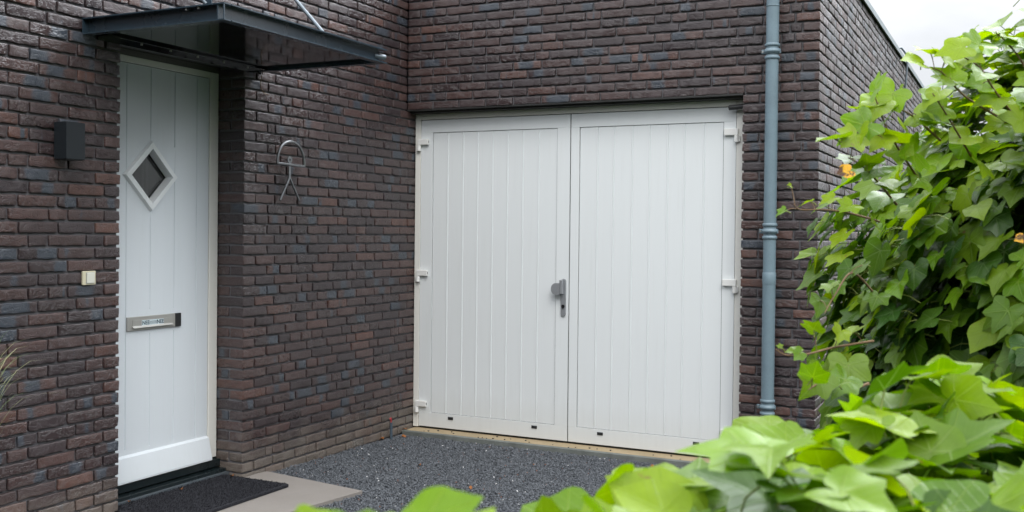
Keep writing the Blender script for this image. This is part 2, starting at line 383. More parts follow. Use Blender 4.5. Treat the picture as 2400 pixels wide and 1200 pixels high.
class BrickWall:
    def __init__(s): s.V=[];s.F=[];s.A=[];s.n=0
    def brick(s, o, ux, uy, length, depth, detail=1.0, h=BH):
        """o: lower corner at the face plane, ux: along wall, uy: into wall"""
        nx=max(3,int(length/.018*detail)); ny=max(2,int(depth/.022*detail)); nz=4 if detail>.8 else 3
        V,F=brick_template(nx,ny,nz,(length,depth,h))
        rs=RNG.random(12); u=V[:,0]/length; y=V[:,1]; z=V[:,2]/h
        # irregular outline: bottom sags, top waves, ends ragged, face bulges
        ph=rs*6.283
        wav=np.sin(V[:,0]*55+ph[0]+y*40)+.7*np.sin(V[:,0]*120+ph[1])+.5*np.sin(V[:,0]*230+ph[2]+y*70)
        V=V.copy()
        V[:,2]+=(1-z)*wav*.0014*(.4+rs[3])+z*np.sin(V[:,0]*70+ph[4])*.0010
        V[:,2]-=(1-z)*np.maximum(0,np.sin(V[:,0]*18+ph[5]))*.0022*rs[6]
        V[:,0]+=(u-.5)*(np.sin(z*5+ph[7]+y*60)*.0026)
        face=np.clip(1-y/.02,0,1)
        V[:,1]+=face*((rs[8]-.5)*.0050+(u-.5)*(rs[9]-.5)*.005+np.sin(V[:,0]*48+z*1.5+ph[10])*.0009+np.sin(V[:,0]*25-z*1.6+ph[11])*.0010+(z-.5)*(rs[2]-.42)*.004)
        o=np.array(o); W=o+V[:,:1]*np.array(ux)+V[:,1:2]*np.array(uy)+V[:,2:3]*np.array((0,0,1.))
        # keep winding outward whatever the handedness
        hand=np.dot(np.cross(ux,uy),(0,0,1))
        s.V.append(W); s.F.append((F if hand>0 else F[:,::-1])+s.n); s.n+=len(V)
        c=np.random.default_rng(int(rs[0]*1e9)).random(3)
        A=np.empty((len(V),4)); A[:,0]=c[0];A[:,1]=c[1];A[:,2]=u;A[:,3]=c[2]; s.A.append(A)
    def row(s, k, o, ux, uy, a, b, first=None, prev=None, depth=.05, detail=1.0):
        """fills from distance a to b; first: list of forced pieces at start. returns joints"""
        pos=a; joints=[]; z=zk(k)
        L0=b-a; pieces=[]
        forced=list(first or [])
        while pos<b-.03:
            if forced: ln,dp=forced.pop(0)
            else:
                dp=depth; ln=.21 if random.random()<.74 else .10
                for _ in range(6):
                    if prev and any(abs(pos+ln-q)<.035 for q in prev): ln=.31-ln if random.random()<.9 else .155
                    else: break
                rem=b-pos
                if rem<ln+.07: ln=rem if rem<.25 else (rem-J)/2
            ln=min(ln,b-pos)
            p=np.array(o)+np.array(ux)*pos; s.brick((p[0],p[1],z),ux,uy,ln-.0*J,dp,detail); pos+=ln+J; joints.append(pos)
        return joints
    def build(s,name,parent,label,extra=None):
        V=np.concatenate(s.V);F=np.concatenate(s.F);A=np.concatenate(s.A)
        if extra is not None:
            ev=np.array(extra.v); n0=len(V); q=[f for f in extra.f]
            V=np.concatenate([V,ev]); F=np.concatenate([F,np.array(q)+n0]); A=np.concatenate([A,np.zeros((len(ev),4))])
        ob=np_mesh(name,V,F,[M['brick'],M['mortar']],parent,{'bk':A})
        if extra is not None:
            mi=np.zeros(len(F),dtype=np.int32); mi[-len(extra.f):]=1; ob.data.polygons.foreach_set('material_index',mi)
            sm=np.ones(len(F),dtype=bool); sm[-len(extra.f):]=False; ob.data.polygons.foreach_set('use_smooth',sm)
        ob['label']=label; return ob
house=empty('brick_house',(0,0,0)); tag(house,'dark brown brick house with white front door, and garage wing with white double doors','house')
JR,JL,XO,XD=-1.822,-2.775,3.023,2.545      # right and left jamb of the front door, outer corner, garage jamb
KTOP=-2; REC=.014
# entrance wall (plane X=0, seen from +X)
wa=BrickWall(); prev=None; pl=None
for k in range(KTOP,53):
    par=k%2
    if k<12:
        prev=wa.row(k,(0,0,0),(0,-1,0),(-1,0,0),0.0 if par else .0,6.6,[(.10,.05)] if par else None,prev,.05)
    else:
        # right of the door: from recess (Y=.13) to the right jamb; jamb brick forced
        st=-.128; en=-JR
        w_j=.21 if par else .10
        pos_end=en-w_j-J
        prev=wa.row(k,(0,0,0),(0,-1,0),(-1,0,0),st,pos_end,None,prev,.05)
        wa.brick((0,-(en-w_j),zk(k)),(0,-1,0),(-1,0,0),w_j,.10 if par else .205)
        if par: wa.brick((-.10-J,JR,zk(k)),(-1,0,0),(0,1,0),.095,.05)
        w_l=.15 if par else .093
        wa.brick((0,JL,zk(k)),(0,-1,0),(-1,0,0),w_l,.10 if par else .205)
        if par: wa.brick((-.10-J-.095,JL,zk(k)),(1,0,0),(0,-1,0),.095,.05)
        pl=wa.row(k,(0,0,0),(0,-1,0),(-1,0,0),-JL+w_l+J,6.6,None,pl,.05)
mo=MB()
mo.box((-REC,-6.6,-.3),(-.20,JL-.008,3.42)); mo.box((-REC,JR+.008,-.3),(-.20,-.005,3.42)); mo.box((-REC,JL-.008,2.521),(-.195,JR+.008,3.42))
mo.box((-REC,-.005,-.3),(-.20,.20,2.44))
wa.build('brick_wall',house,'entrance wall of purple-brown bricks with blue-black patches',mo)
# garage wall (plane Y=0, seen from -Y)
wb=BrickWall(); prev=None
for k in range(KTOP,53):
    par=k%2
    if k<13:
        end=[.145] if par else [.10]
        prev=wb.row(k,(0,0,0),(1,0,0),(0,1,0),.004,XO-end[0]-J,None,prev,.05)
        wb.brick((XO-end[0],0,zk(k)),(1,0,0),(0,1,0),end[0],.10 if par else .21)
    else:
        if par: segs=[(.103,.12),(.21,.05),(.144,.10)]
        else: segs=[(.21,.10),(.144,.05),(.103,.21)]
        x=XD
        for ln,dp in segs:
            wb.brick((x,0,zk(k)),(1,0,0),(0,1,0),ln,dp); x+=ln+J
mo=MB(); mo.box((.0,REC,2.4575),(XO-REC-.003,.14,3.42)); mo.box((XD+.008,REC,-.3),(XO-REC-.003,.14,2.4575))
wb.build('brick_wall',house,'garage wall of dark brown bricks above and beside the double doors',mo)
# side wall (plane X=XO, seen from +X), runs back
ws=BrickWall(); prev=None
for k in range(KTOP,53):
    par=k%2; st=(.10 if par else .21)+J
    prev=ws.row(k,(XO,0,0),(0,1,0),(-1,0,0),st,7.45,None,prev,.05,.6)
mo=MB(); mo.box((XO-REC,REC+.003,-.3),(XO-.20,7.44,3.42))
ws.build('brick_wall',house,'long side wall of the garage wing, bricks glazed grey by the sky',mo)
# body behind the brick leaves, roof, roof trim
mo=MB(); mo.box((-.32,-6.6,-.3),(-6,7.4,3.40)); mo.box((-.31,.30,-.3),(XO-.21,7.43,3.40)); mo.box((-.32,.3,-.3),(-.2,.2,3.40)); mo.build('inner_wall',M['mortar'],house)
ro=MB(); ro.box((-6,-6.6,3.402),(-.05,7.4,3.425)); ro.box((-.045,.05,3.402),(XO-.03,7.4,3.425)); ro.build('roof',M['roof'],house)
tr=MB()
tr.prism([(XO-.06,-.02,3.428),(XO+.022,-.02,3.428),(XO+.028,-.02,3.372),(XO+.018,-.02,3.372),(XO+.012,-.02,3.412),(XO-.06,-.02,3.412)],(0,7.5,0))
tr.box((-.02,-.022,3.372),(XO+.02,-.012,3.43)); tr.box((.012,-6.6,3.372),(.022,-.03,3.43))
tr.build('roof_trim',M['trim'],house,label='grey-green aluminium edge trim along the flat roof')
lt=MB(); lt.box((.0,.004,2.4455),(XD+.0,.135,2.4565)); lt.box((0,.05,2.432),(XD,.135,2.4453)); lt.build('lintel',M['lintel'],house)

# ------------------------------------------------------------------ front door (leaf plane X=-.2)
FD=-.2
fr=MB()
fr.box((FD,JR-.075,.16),(FD-.09,JR-.002,2.482),0,.003); fr.box((FD,JL+.002,.16),(FD-.09,JL+.052,2.482),0,.003)
fr.box((FD+.001,JL+.053,2.447),(FD-.09,JR-.0755,2.482),0,.003)
fdoor=fr.build('front_door',M['cframe'],house,label='white front door with diamond window and letter plate')
X0,X1=JL+.055,JR-.079      # leaf from Y -2.72 to -1.877
lf=MB(); Z0,Z1=.165,2.443
# leaf front with vertical milled grooves, diamond cut-out made by panel strips
DYc,DZc,DR=-2.365,1.835,.150
GY=[-2.537,-2.361,-2.178,-2.0]
gz={-2.537:[(.33,.958),(1.084,1.675),(2.007,2.42)],-2.361:[(.325,.955),(1.089,1.551),(2.11,2.42)],-2.178:[(.322,.957),(1.085,1.675),(2.011,2.42)],-2.0:[(.320,2.42)]}
import bmesh
def leaf_with_grooves():
    ys=sorted(set([X0,X1]+[g+d for g in GY for d in (-.004,0,.004)])); 
    zs=sorted(set([Z0,Z1]+[z for v in gz.values() for ab in v for z in ab]))
    bm=bmesh.new(); xg=FD-.006
    grid={}
    def depth(y,z):
        for g in GY:
            if abs(y-g)<1e-6:
                for a,b in gz[g]:
                    if a-1e-6<=z<=b+1e-6: return .0065
        return 0
    V=[];F=[]
    for i,y in enumerate(ys):
        for j,z in enumerate(zs): V.append((xg-depth(y,z),y,z))
    nzs=len(zs)
    for i in range(len(ys)-1):
        for j in range(nzs-1):
            F.append((i*nzs+j,(i+1)*nzs+j,(i+1)*nzs+j+1,i*nzs+j+1))
    return V,F
V,F=leaf_with_grooves()
bm=bmesh.new(); vs=[bm.verts.new(v) for v in V]
for f in F: bm.faces.new([vs[i] for i in f])
# cut the diamond opening
for sy,sz in ((1,1),(1,-1),(-1,1),(-1,-1)):
    n=Vector((0,sy,sz)).normalized(); 
    inside=[f for f in bm.faces if all(abs(v.co.y-DYc)+abs(v.co.z-DZc)<DR*2 for v in f.verts)] 
    geom=bm.verts[:]+bm.edges[:]+bm.faces[:]
    bmesh.ops.bisect_plane(bm,geom=geom,plane_co=(FD,DYc+sy*DR,DZc),plane_no=n)
dele=[f for f in bm.faces if abs(f.calc_center_median().y-DYc)+abs(f.calc_center_median().z-DZc)<DR-.0005]
bmesh.ops.delete(bm,geom=dele,context='FACES')
bm.verts.index_update()
lf.add([v.co[:] for v in bm.verts],[[v.index for v in f.verts] for f in bm.faces]); bm.free()
# leaf edges + back
lf.box((FD-.0135,X0,Z0),(FD-.05,X0+.01,Z1)); lf.box((FD-.0135,X1-.01,Z0),(FD-.05,X1,Z1))
lf.build('door_leaf',M['white2'],fdoor)
# dark rebate line round leaf
gk=MB(); gk.box((FD-.012,X1,.17),(FD-.03,X1+.004,2.444)); gk.box((FD-.012,X0-.004,.17),(FD-.03,X0,2.444)); gk.box((FD-.012,X0,2.443),(FD-.03,X1,2.449)); gk.build('gasket',M['gasket'],fdoor)
def dia(r,x): return [(x,DYc,DZc+r),(x,DYc+r,DZc),(x,DYc,DZc-r),(x,DYc-r,DZc)]
wf=MB(); A_,B_,C_,D_=dia(.200,FD-.0055),dia(.190,FD+.014),dia(.153,FD+.016),dia(.141,FD-.045)
for a,b in ((A_,B_),(B_,C_),(C_,D_)):
    for i in range(4): wf.add([a[i],a[(i+1)%4],b[(i+1)%4],b[i]],[(0,1,2,3)])
wf.build('window_frame',M['white'],fdoor)
g=MB(); g.prism(dia(.146,FD-.030),(-.004,0,0)); g.build('window_pane',M['glass'],fdoor)
g=MB(); g.add(dia(.152,FD-.056),[(0,1,2,3)]); 
for s_ in (0,1,2,3):
    a=dia(.146,FD-.0345)[s_]; b=dia(.146,FD-.0345)[(s_+1)%4]; c_=dia(.128,FD-.0345)[(s_+1)%4]; d_=dia(.128,FD-.0345)[s_]; g.add([a,b,c_,d_],[(0,1,2,3)],1)
g.build('curtain',[M['curtain'],M['gasket']],fdoor)
wd=MB(); wd.prism([(FD-.005,X0+.002,.300),(FD+.012,X0+.002,.288),(FD+.040,X0+.002,.168),(FD+.040,X0+.002,.158),(FD-.005,X0+.002,.158)],(0,X1-X0-.004,0))
wd.build('weather_board',M['white2'],fdoor)
sl=MB(); sl.box((FD+.03,JL+.001,.108),(FD-.08,JR-.001,.152),0,.003); sl.box((FD+.075,JL+.001,.05),(FD-.08,JR-.001,.100),0,.003); sl.box((FD+.098,JL+.001,.062),(FD+.0755,JR-.001,.080),1); sl.build('sill',[M['sillb'],M['zinc']],fdoor)
tp=MB(); tp.box((FD-.003,JL+.002,2.4835),(FD-.06,JR-.002,2.545)); tp.box((FD+.004,JL+.002,2.51),(FD-.002,JR-.002,2.514)); tp.build('head_board',M['taupe'],fdoor)
# letter plate
lp=MB(); PY0,PY1,PZ0,PZ1=-2.534,-2.130,.978,1.055; px=FD-.006
lp.box((px,PY0,PZ0),(px+.010,-2.176,PZ1),0,.002)
lp.box((px,-2.1755,PZ0),(px+.0105,PY1,PZ1),1,.001)  # dark end: the brick reveal's reflection in the steel, put in as colour
lplate=lp.build('letter_plate',[M['steel'],M['gasket']],fdoor)  # gasket black here only colours the dark end, the reveal's reflection
fl=MB(); fx=px+.010
fl.box((fx,-2.498,.9965),(fx+.0022,-2.205,1.037),0,.0008); fl.prism([(fx+.0023,-2.50,1.000),(fx+.011,-2.50,.991),(fx+.013,-2.50,.994),(fx+.0023,-2.50,1.0045)],(0,.297,0),0)
fl.build('letter_flap',M['steel'],fdoor)
stk=MB(); stk.box((fx+.0024,-2.432,1.003),(fx+.0030,-2.268,1.033)); 
for z_ in (1.0105,1.0165,1.0225): stk.box((fx+.0031,-2.378,z_),(fx+.0034,-2.318,z_+.0022),1)
stk.build('sticker',[M['stickerw'],M['ink']],fdoor)
def text_mesh(s,size,loc,rot,mat,name,parent):
    cu=bpy.data.curves.new('t','FONT'); cu.body=s; cu.size=size; cu.extrude=.0002; cu.offset=size*.02; cu.align_x='CENTER'; cu.align_y='CENTER'
    to=bpy.data.objects.new('t',cu); COL.objects.link(to); bpy.context.view_layer.update()
    me=bpy.data.meshes.new_from_object(to.evaluated_get(bpy.context.evaluated_depsgraph_get()))
    bpy.data.objects.remove(to); me.materials.clear(); me.materials.append(mat)
    o=bpy.data.objects.new(name,me); COL.objects.link(o); o.rotation_euler=rot; o.parent=parent; o.location=Vector(loc)-parent_loc(parent); return o
for yy in (-2.403,-2.295): text_mesh('NEE',.030,(fx+.0034,yy,1.0175),(rad(90),0,rad(90)),M['ink'],'sticker_text',fdoor)

# ------------------------------------------------------------------ garage door (plane Y=.14)
GD=.125
gf=MB()
gf.box((.002,GD-.003,.045),(.046,GD+.09,2.4315),0,.002); gf.box((2.476,GD-.003,.045),(2.543,GD+.09,2.4315),0,.002); gf.box((.0465,GD-.003,2.390),(2.4755,GD+.09,2.4315),0,.002)
gdoor=gf.build('garage_door',M['cframe'],house,label='white double garage door with vertical boards')
def garage_leaf(x0,x1,p0,p1,grooves,label):
    z0,z1=.052,2.385; q0,q1=.160,2.290; y=GD+.002
    mb=MB(); e=.0015
    mb.box((x0,y,q1),(x1,y+.06,z1),0,e); mb.box((x0,y,z0),(x1,y+.06,q0),0,e)
    mb.box((x0,y,q0+.0003),(p0,y+.06,q1-.0003)); mb.box((p1,y,q0+.0003),(x1,y+.06,q1-.0003))
    # boarded panel: profile extruded in Z (raised strip beside each groove)
    xs=[]; prof=[(p0+.004,.0075)]
    prof+= [(p0+.012,.0065)]
    for g_ in grooves:
        prof+=[(g_-.014,.0065),(g_-.011,.0035),(g_-.004,.0035),(g_-.0015,.0105),(g_+.0015,.0105),(g_+.004,.0062),(g_+.02,.0065)]
    prof+=[(p1-.004,.0065)]
    V=[];F=[]
    for z in (q0+.003,q1-.003):
        for X,d in prof: V.append((X,y+d,z))
    n=len(prof); F=[(i,i+1,n+i+1,n+i) for i in range(n-1)]
    mb.add(V,F)
    o=mb.build('door_leaf',M['white'],gdoor,label=label)
    b=MB(); b.box((p0,y+.016,q0),(p1,y+.03,q1)); b.build('panel_gasket',M['gasket'],gdoor)
    return o
garage_leaf(.050,1.283,.152,1.184,[.288,.419,.543,.668,.791,.916,1.043],'left garage door leaf with handle')
garage_leaf(1.291,2.472,1.355,2.390,[1.498,1.618,1.755,1.880,2.008,2.126,2.260],'right garage door leaf')
gb=MB(); gb.box((1.2835,GD+.012,.055),(1.2905,GD+.05,2.384)); gb.box((.047,GD+.014,.05),(2.475,GD+.05,.0515)); gb.box((.0465,GD+.012,2.3855),(2.4755,GD+.05,2.3895)); gb.box((.0462,GD+.012,.052),(.0498,GD+.05,2.385)); gb.box((2.4722,GD+.012,.052),(2.4758,GD+.05,2.385)); gb.box((.05,GD+.02,.020),(2.53,GD+.08,.0515)); gb.build('gasket',M['gasket'],gdoor)
bk=MB(); bk.box((.003,GD+.091,.0),(2.54,GD+.12,2.44)); bk.build('door_back',M['gasket'],gdoor)
def hinge(x,z,side):
    mb=MB(); y=GD-.004; s_=side
    a,b=(x-.012*s_,x+.082*s_)
    mb.box((a,y,z+.002),(b,y-.018,z+.047),0,.004)          # leaf arm
    mb.tube([(x-.002*s_,y-.010,z+.0005),(x-.002*s_,y-.010,z-.042)],.0165,16)
    mb.box((x-.024*s_,y+.001,z-.040),(x-.008*s_,y-.014,z),0,.002)
    mb.box((b-.0001*s_,y-.005,z+.018),(b+.0008*s_,y-.013,z+.034),1)
    o=mb.build('hinge',[M['hinge'],M['plug']],gdoor); return o
for z in (2.195,1.198,.200): hinge(.042,z,1); hinge(2.478,z,-1)
for x in (.330,1.026,1.536,2.229):
    mb=MB(); mb.box((x-.022,GD+.0015,.120),(x+.022,GD-.0015,.141),0,.001); mb.box((x-.019,GD-.002,.123),(x+.019,GD-.0045,.132),0,.001); mb.build('drain_cap',M['plug'],gdoor)
# handle: rounded plate, D-shaped fixed knob, lock
def capsule(xc,z0,z1,r,y,dy,mb,mi=0,n=10):
    pts=[(xc+r*math.cos(a),y,z1-r+r*math.sin(a)) for a in np.linspace(0,math.pi,n)]+[(xc+r*math.cos(a),y,z0+r+r*math.sin(a)) for a in np.linspace(math.pi,2*math.pi,n)]
    mb.prism(pts,(0,dy,0),mi)
hd=MB(); capsule(1.247,.945,1.212,.0185,GD+.001,-.010,hd); 
hd.box((1.230,GD-.0092,1.105),(1.2535,GD-.044,1.205),0,.003)
pts=[(1.2295,GD-.034,1.098),(1.2295,GD-.034,1.182)]+[(1.203-.038*math.sin(a),GD-.034,1.140+.042*math.cos(a)) for a in np.linspace(0,math.pi,14)]
hd.prism(pts,(0,-.010,0))
handle=hd.build('handle',M['alu'],gdoor)
lk=MB(); lk.tube([(1.247,GD-.0095,1.016),(1.247,GD-.014,1.016)],.0125,20); lk.box((1.2445,GD-.0142,.997),(1.2495,GD-.0135,1.013),1); lk.build('lock',[M['alud'],M['gasket']],gdoor)
ds=MB(); ds.tube([(2.44,.07,2.374),(2.545,.07,2.380)],[.017,.016],16); ds.tube([(2.436,.07,2.3738),(2.441,.07,2.374)],[.014,.018],16); ds.build('door_stop',M['plug'],gdoor)

# ------------------------------------------------------------------ canopy
cn=empty('door_canopy',(0,-2.345,2.53)); tag(cn,'anthracite steel canopy with black glossy underside over the white front door','canopy')
CY0,CY1,CXd,CZ0,CZ1=-3.02,-1.675,.905,2.498,2.578
f1=MB()
def channel_x(yw,yo,mb):   # side channels: web at yw, flanges reach to yo
    t_=.006
    mb.box((.0,yw,CZ0+t_),(CXd-.05,yw+(.006 if yo<yw else -.006),CZ1-t_)); mb.box((.002,min(yw,yo)-.0,CZ0),(CXd,max(yw,yo)+.006,CZ0+t_)); mb.box((.002,min(yw,yo),CZ1-t_),(CXd,max(yw,yo)+.006,CZ1))
channel_x(CY0+.04,CY0,f1); channel_x(CY1-.04,CY1,f1)
f1.box((CXd-.04,CY0+.004,CZ0+.006),(CXd-.046,CY1-.02,CZ1-.006)); f1.box((CXd-.046,CY0+.05,CZ0+.0005),(CXd+.002,CY1,CZ0+.0065)); f1.box((CXd-.046,CY0+.05,CZ1-.0065),(CXd+.002,CY1,CZ1-.0005))
f1.box((CXd-.001,CY0+.0,CZ0+.006),(CXd-.006,CY0+.006,CZ1-.006))
f1.box((.0005,CY0+.001,CZ0+.006),(.006,CY0+.05,CZ1-.006)); f1.build('frame',M['anth'],cn)
sp=MB(); sp.box((.01,CY0+.048,CZ0+.016),(CXd-.048,CY1-.048,CZ0+.024)); sp.build('soffit_panel',M['soffit'],cn)
tpn=MB(); tpn.box((.01,CY0+.05,CZ1+.0005),(CXd-.048,CY1-.05,CZ1+.006)); tpn.build('roof_panel',M['anth'],cn)
wl=MB(); wl.box((.0005,CY0+.09,CZ0-.012),(.010,CY1-.01,CZ0+.062)); wl.box((.0105,CY0+.09,CZ0+.004),(.085,CY1-.045,CZ0+.012)); wl.build('wall_angle',M['soffit'],cn)
for y in (-2.707,-2.501,-2.297,-2.086,-1.884):
    b=MB(); b.tube([(.0105,y,2.512),(.020,y,2.512)],.0075,8); b.build('bolt',M['bolt'],cn)
    b=MB(); b.tube([(.055,y+.02,2.5015),(.055,y+.02,2.494)],.0065,8); b.build('bolt',M['bolt'],cn)
for (x,y,tx,ty,tz) in ((.72,-1.975,0,-1.0,3.25),(.72,-2.93,0,-2.02,3.25)):
    r_=MB(); a=Vector((x,y,2.600)); b_=Vector((0.02,y+.10,3.42-.15)); 
    # the rod climbs from the outer edge back to the wall
    r_.tube([a,b_],.0105,14); rod=r_.build('tie_rod',M['zinc'],cn)
    pb=MB(); pb.box((x-.10,y-.028,2.5785),(x+.05,y+.028,2.588),0,.001); pb.box((x-.02,y-.004,2.588),(x+.03,y+.004,2.625)); pb.build('rod_bracket',M['anth'],cn)
    wb_=MB(); wb_.box((.001,y+.06,3.22),(.012,y+.14,3.32),0,.002); wb_.build('rod_plate',M['anth'],cn)
for dx in (.66,.735):
    b=MB(); b.tube([(dx,CY0+.02,CZ1-.0065),(dx,CY0+.02,CZ1-.015)],.008,8); b.build('bolt',M['bolt'],cn)
ot=MB(); ot.tube([(CXd-.05,CY1-.055,2.538),(CXd-.02,CY1+.012,2.535)],.016,16,caps=False); ot.tube([(CXd-.05,CY1-.055,2.538),(CXd-.02,CY1+.012,2.535)],.0135,16,caps=False); ot.build('drain_spout',M['zinc'],cn)
cw=MB(); cw.tube([(.03,-1.69,2.50),(.012,-1.685,2.48),(.008,-1.69,2.43),(.008,-1.685,2.40),(.010,-1.66,2.375),(.006,-1.62,2.372)],.0028,8); o=cw.build('cable',M['stem'],None,loc=(.008,-1.69,2.37)); tag(o,'thin brown cable end hanging below the canopy, by the door pier','cable')

# ------------------------------------------------------------------ things on the walls
lm=empty('wall_lamp',(0,-3.13,1.96)); tag(lm,'black square box wall lamp on the brick left of the front door','wall lamp')
b=MB()
y0,y1,z0,z1,xd=-3.185,-3.075,1.868,2.050,.089
b.box((.004,y0,z0+.004),(xd,y1,z1),0,.0015); b.build('lamp_body',M['lamp'],lm)
b=MB(); b.box((.012,y0+.008,z0),(xd-.008,y1-.008,z0+.0038)); b.build('lamp_glass',M['plug'],lm)
b=MB(); b.box((.0,y0+.02,z0+.02),(.0035,y1-.02,z1-.02)); b.build('wall_plate',M['lamp'],lm)
db=empty('doorbell',(0,-2.976,1.293)); tag(db,'cream square doorbell push on the brick beside the front door','doorbell')
b=MB(); b.box((.0,-3.015,1.259),(.011,-2.937,1.328),0,.002); b.build('bell_plate',M['cream'],db)
b=MB(); b.box((.0112,-2.997,1.266),(.0122,-2.947,1.3215),1); b.box((.0124,-2.9955,1.2675),(.017,-2.9485,1.320),0,.002); b.build('bell_button',[M['cream2'],M['alu']],db)
orn=empty('wall_ornament',(.03,-1.437,1.95)); tag(orn,'thin steel wire figure hung on the bricks right of the front door','ornament')
R_=.134; yc,zc=-1.425,1.953; pts=[]
for i in range(25):
    a=math.pi*i/24; pts.append((.035,yc-R_*math.cos(a),zc+.145*math.sin(a)**.85 if 0<i<24 else zc+.0))
b=MB(); b.tube(pts,.0080,10); b.tube([(.035,yc-R_-.002,zc+.003),(.035,yc+R_+.002,zc-.003)],.0080,10); b.build('wire_arch',M['iron'],orn)
b=MB(); b.tube([(.030,-1.437,1.983),(.036,-1.437,1.983)],.023,20); b.tube([(.0362,-1.437,1.983),(.037,-1.437,1.983)],.007,12,1); b.box((.0,-1.440,1.98),(.03,-1.434,1.986)); b.build('disc',[M['iron'],M['gasket']],orn)
b=MB(); b.box((.031,-1.446,1.862),(.037,-1.428,1.950),0,.001); b.build('stem',M['iron'],orn)
b=MB(); b.tube([(.033,-1.440,1.868),(.028,-1.475,1.80),(.020,-1.513,1.727)],.0075,8); b.build('leg',M['iron'],orn)
b=MB(); b.tube([(.033,-1.434,1.868),(.028,-1.38,1.80),(.020,-1.322,1.731)],.0075,8); b.build('leg',M['iron'],orn)
# downpipe
DX,DY_,DRr=2.745,-.072,.0405
dp=empty('downpipe',(DX,DY_,0)); tag(dp,'grey-blue plastic rain pipe on the brick pier right of the garage doors','downpipe')
def ring(mb,z,r,h): mb.tube([(DX,DY_,z-h),(DX,DY_,z-h*.6),(DX,DY_,z+h*.6),(DX,DY_,z+h)],[DRr+.0005,r,r,DRr+.0005],32,0,False)
b=MB(); b.tube([(DX,DY_,-.02),(DX,DY_,1.23)],DRr,32); b.tube([(DX,DY_,1.225),(DX,DY_,1.235),(DX,DY_,1.30),(DX,DY_,1.305)],[DRr+.0003,DRr+.0022,DRr+.0022,DRr],32,0,False); b.tube([(DX,DY_,1.30),(DX,DY_,3.43)],DRr-.0008,32)
for zc in (2.70,1.565,.450):
    ring(b,zc+.040,DRr+.0065,.011); ring(b,zc-.040,DRr+.0065,.011)
ring(b,2.986,DRr+.002,.004)
b.build('pipe',M['pvc'],dp)
for zc in (2.70,1.565,.450):
    c=MB(); c.tube([(DX,DY_,zc-.017),(DX,DY_,zc-.016),(DX,DY_,zc-.008),(DX,DY_,zc-.006),(DX,DY_,zc+.006),(DX,DY_,zc+.008),(DX,DY_,zc+.016),(DX,DY_,zc+.017)],[DRr+.001,DRr+.0055,DRr+.0055,DRr+.009,DRr+.009,DRr+.0055,DRr+.0055,DRr+.001],32,0,False)
    c.box((DX-DRr-.026,DY_-.006,zc-.014),(DX-DRr-.002,DY_+.006,zc+.014),0,.003); c.box((DX+DRr+.002,DY_-.006,zc-.013),(DX+DRr+.012,DY_+.006,zc+.013),0,.002)
    c.box((DX-.012,DY_+DRr,zc-.01),(DX+.012,.004,zc+.01)); c.tube([(DX-DRr-.018,DY_-.006,zc),(DX-DRr-.018,DY_-.011,zc)],.006,10,1); c.build('pipe_clamp',[M['pvc'],M['bolt']],dp)
# cable with hook over the roof edge on the side wall
b=MB(); b.tube([(XO+.012,5.03,2.4),(XO+.014,5.04,3.0),(XO+.036,5.05,3.36),(XO+.036,5.06,3.44),(XO+.01,5.05,3.49),(XO-.02,5.0,3.53),(XO-.04,4.97,3.52)],.011,8); o=b.build('roof_cable',M['zinc'],None,loc=(XO,5.03,2.4)); tag(o,'thin grey cable hooked over the roof edge, running down the side wall','cable')
# conduit stub by the wall
cs=empty('conduit_stub',(.045,-.25,0)); tag(cs,'short blue-grey conduit with a red cable end rising from the gravel','conduit')
b=MB(); b.tube([(.045,-.25,-.02),(.043,-.25,.135)],.0105,16); b.build('tube',M['conduit'],cs)
b=MB(); b.tube([(.043,-.25,.13),(.042,-.253,.150),(.046,-.268,.166)],.0055,8); b.tube([(.043,-.25,.13),(.044,-.247,.155),(.048,-.262,.172)],.004,8); b.build('red_cable',M['red'],cs)

# ------------------------------------------------------------------ ground
def gz_(x,y): return .008+.022*np.clip(-y/1.4,0,1)
g=MB(); g.add([(-60,-60,-.03),(60,-60,-.03),(60,60,-.03),(-60,60,-.03)],[(0,1,2,3)]); o=g.build('ground',M['lawn']); o['kind']='structure'
NXg,NYg=40,60; xs=np.linspace(-.005,3.6,NXg); ys=np.linspace(-7.0,.02,NYg)
V=np.array([(x,y,gz_(x,y)-.012+.004*math.sin(x*9+y*3)*math.sin(y*7)) for x in xs for y in ys]); F=np.array([(i*NYg+j,(i+1)*NYg+j,(i+1)*NYg+j+1,i*NYg+j+1) for i in range(NXg-1) for j in range(NYg-1)])
o=np_mesh('gravel_bed',V,F,M['gravel']); o['kind']='structure'
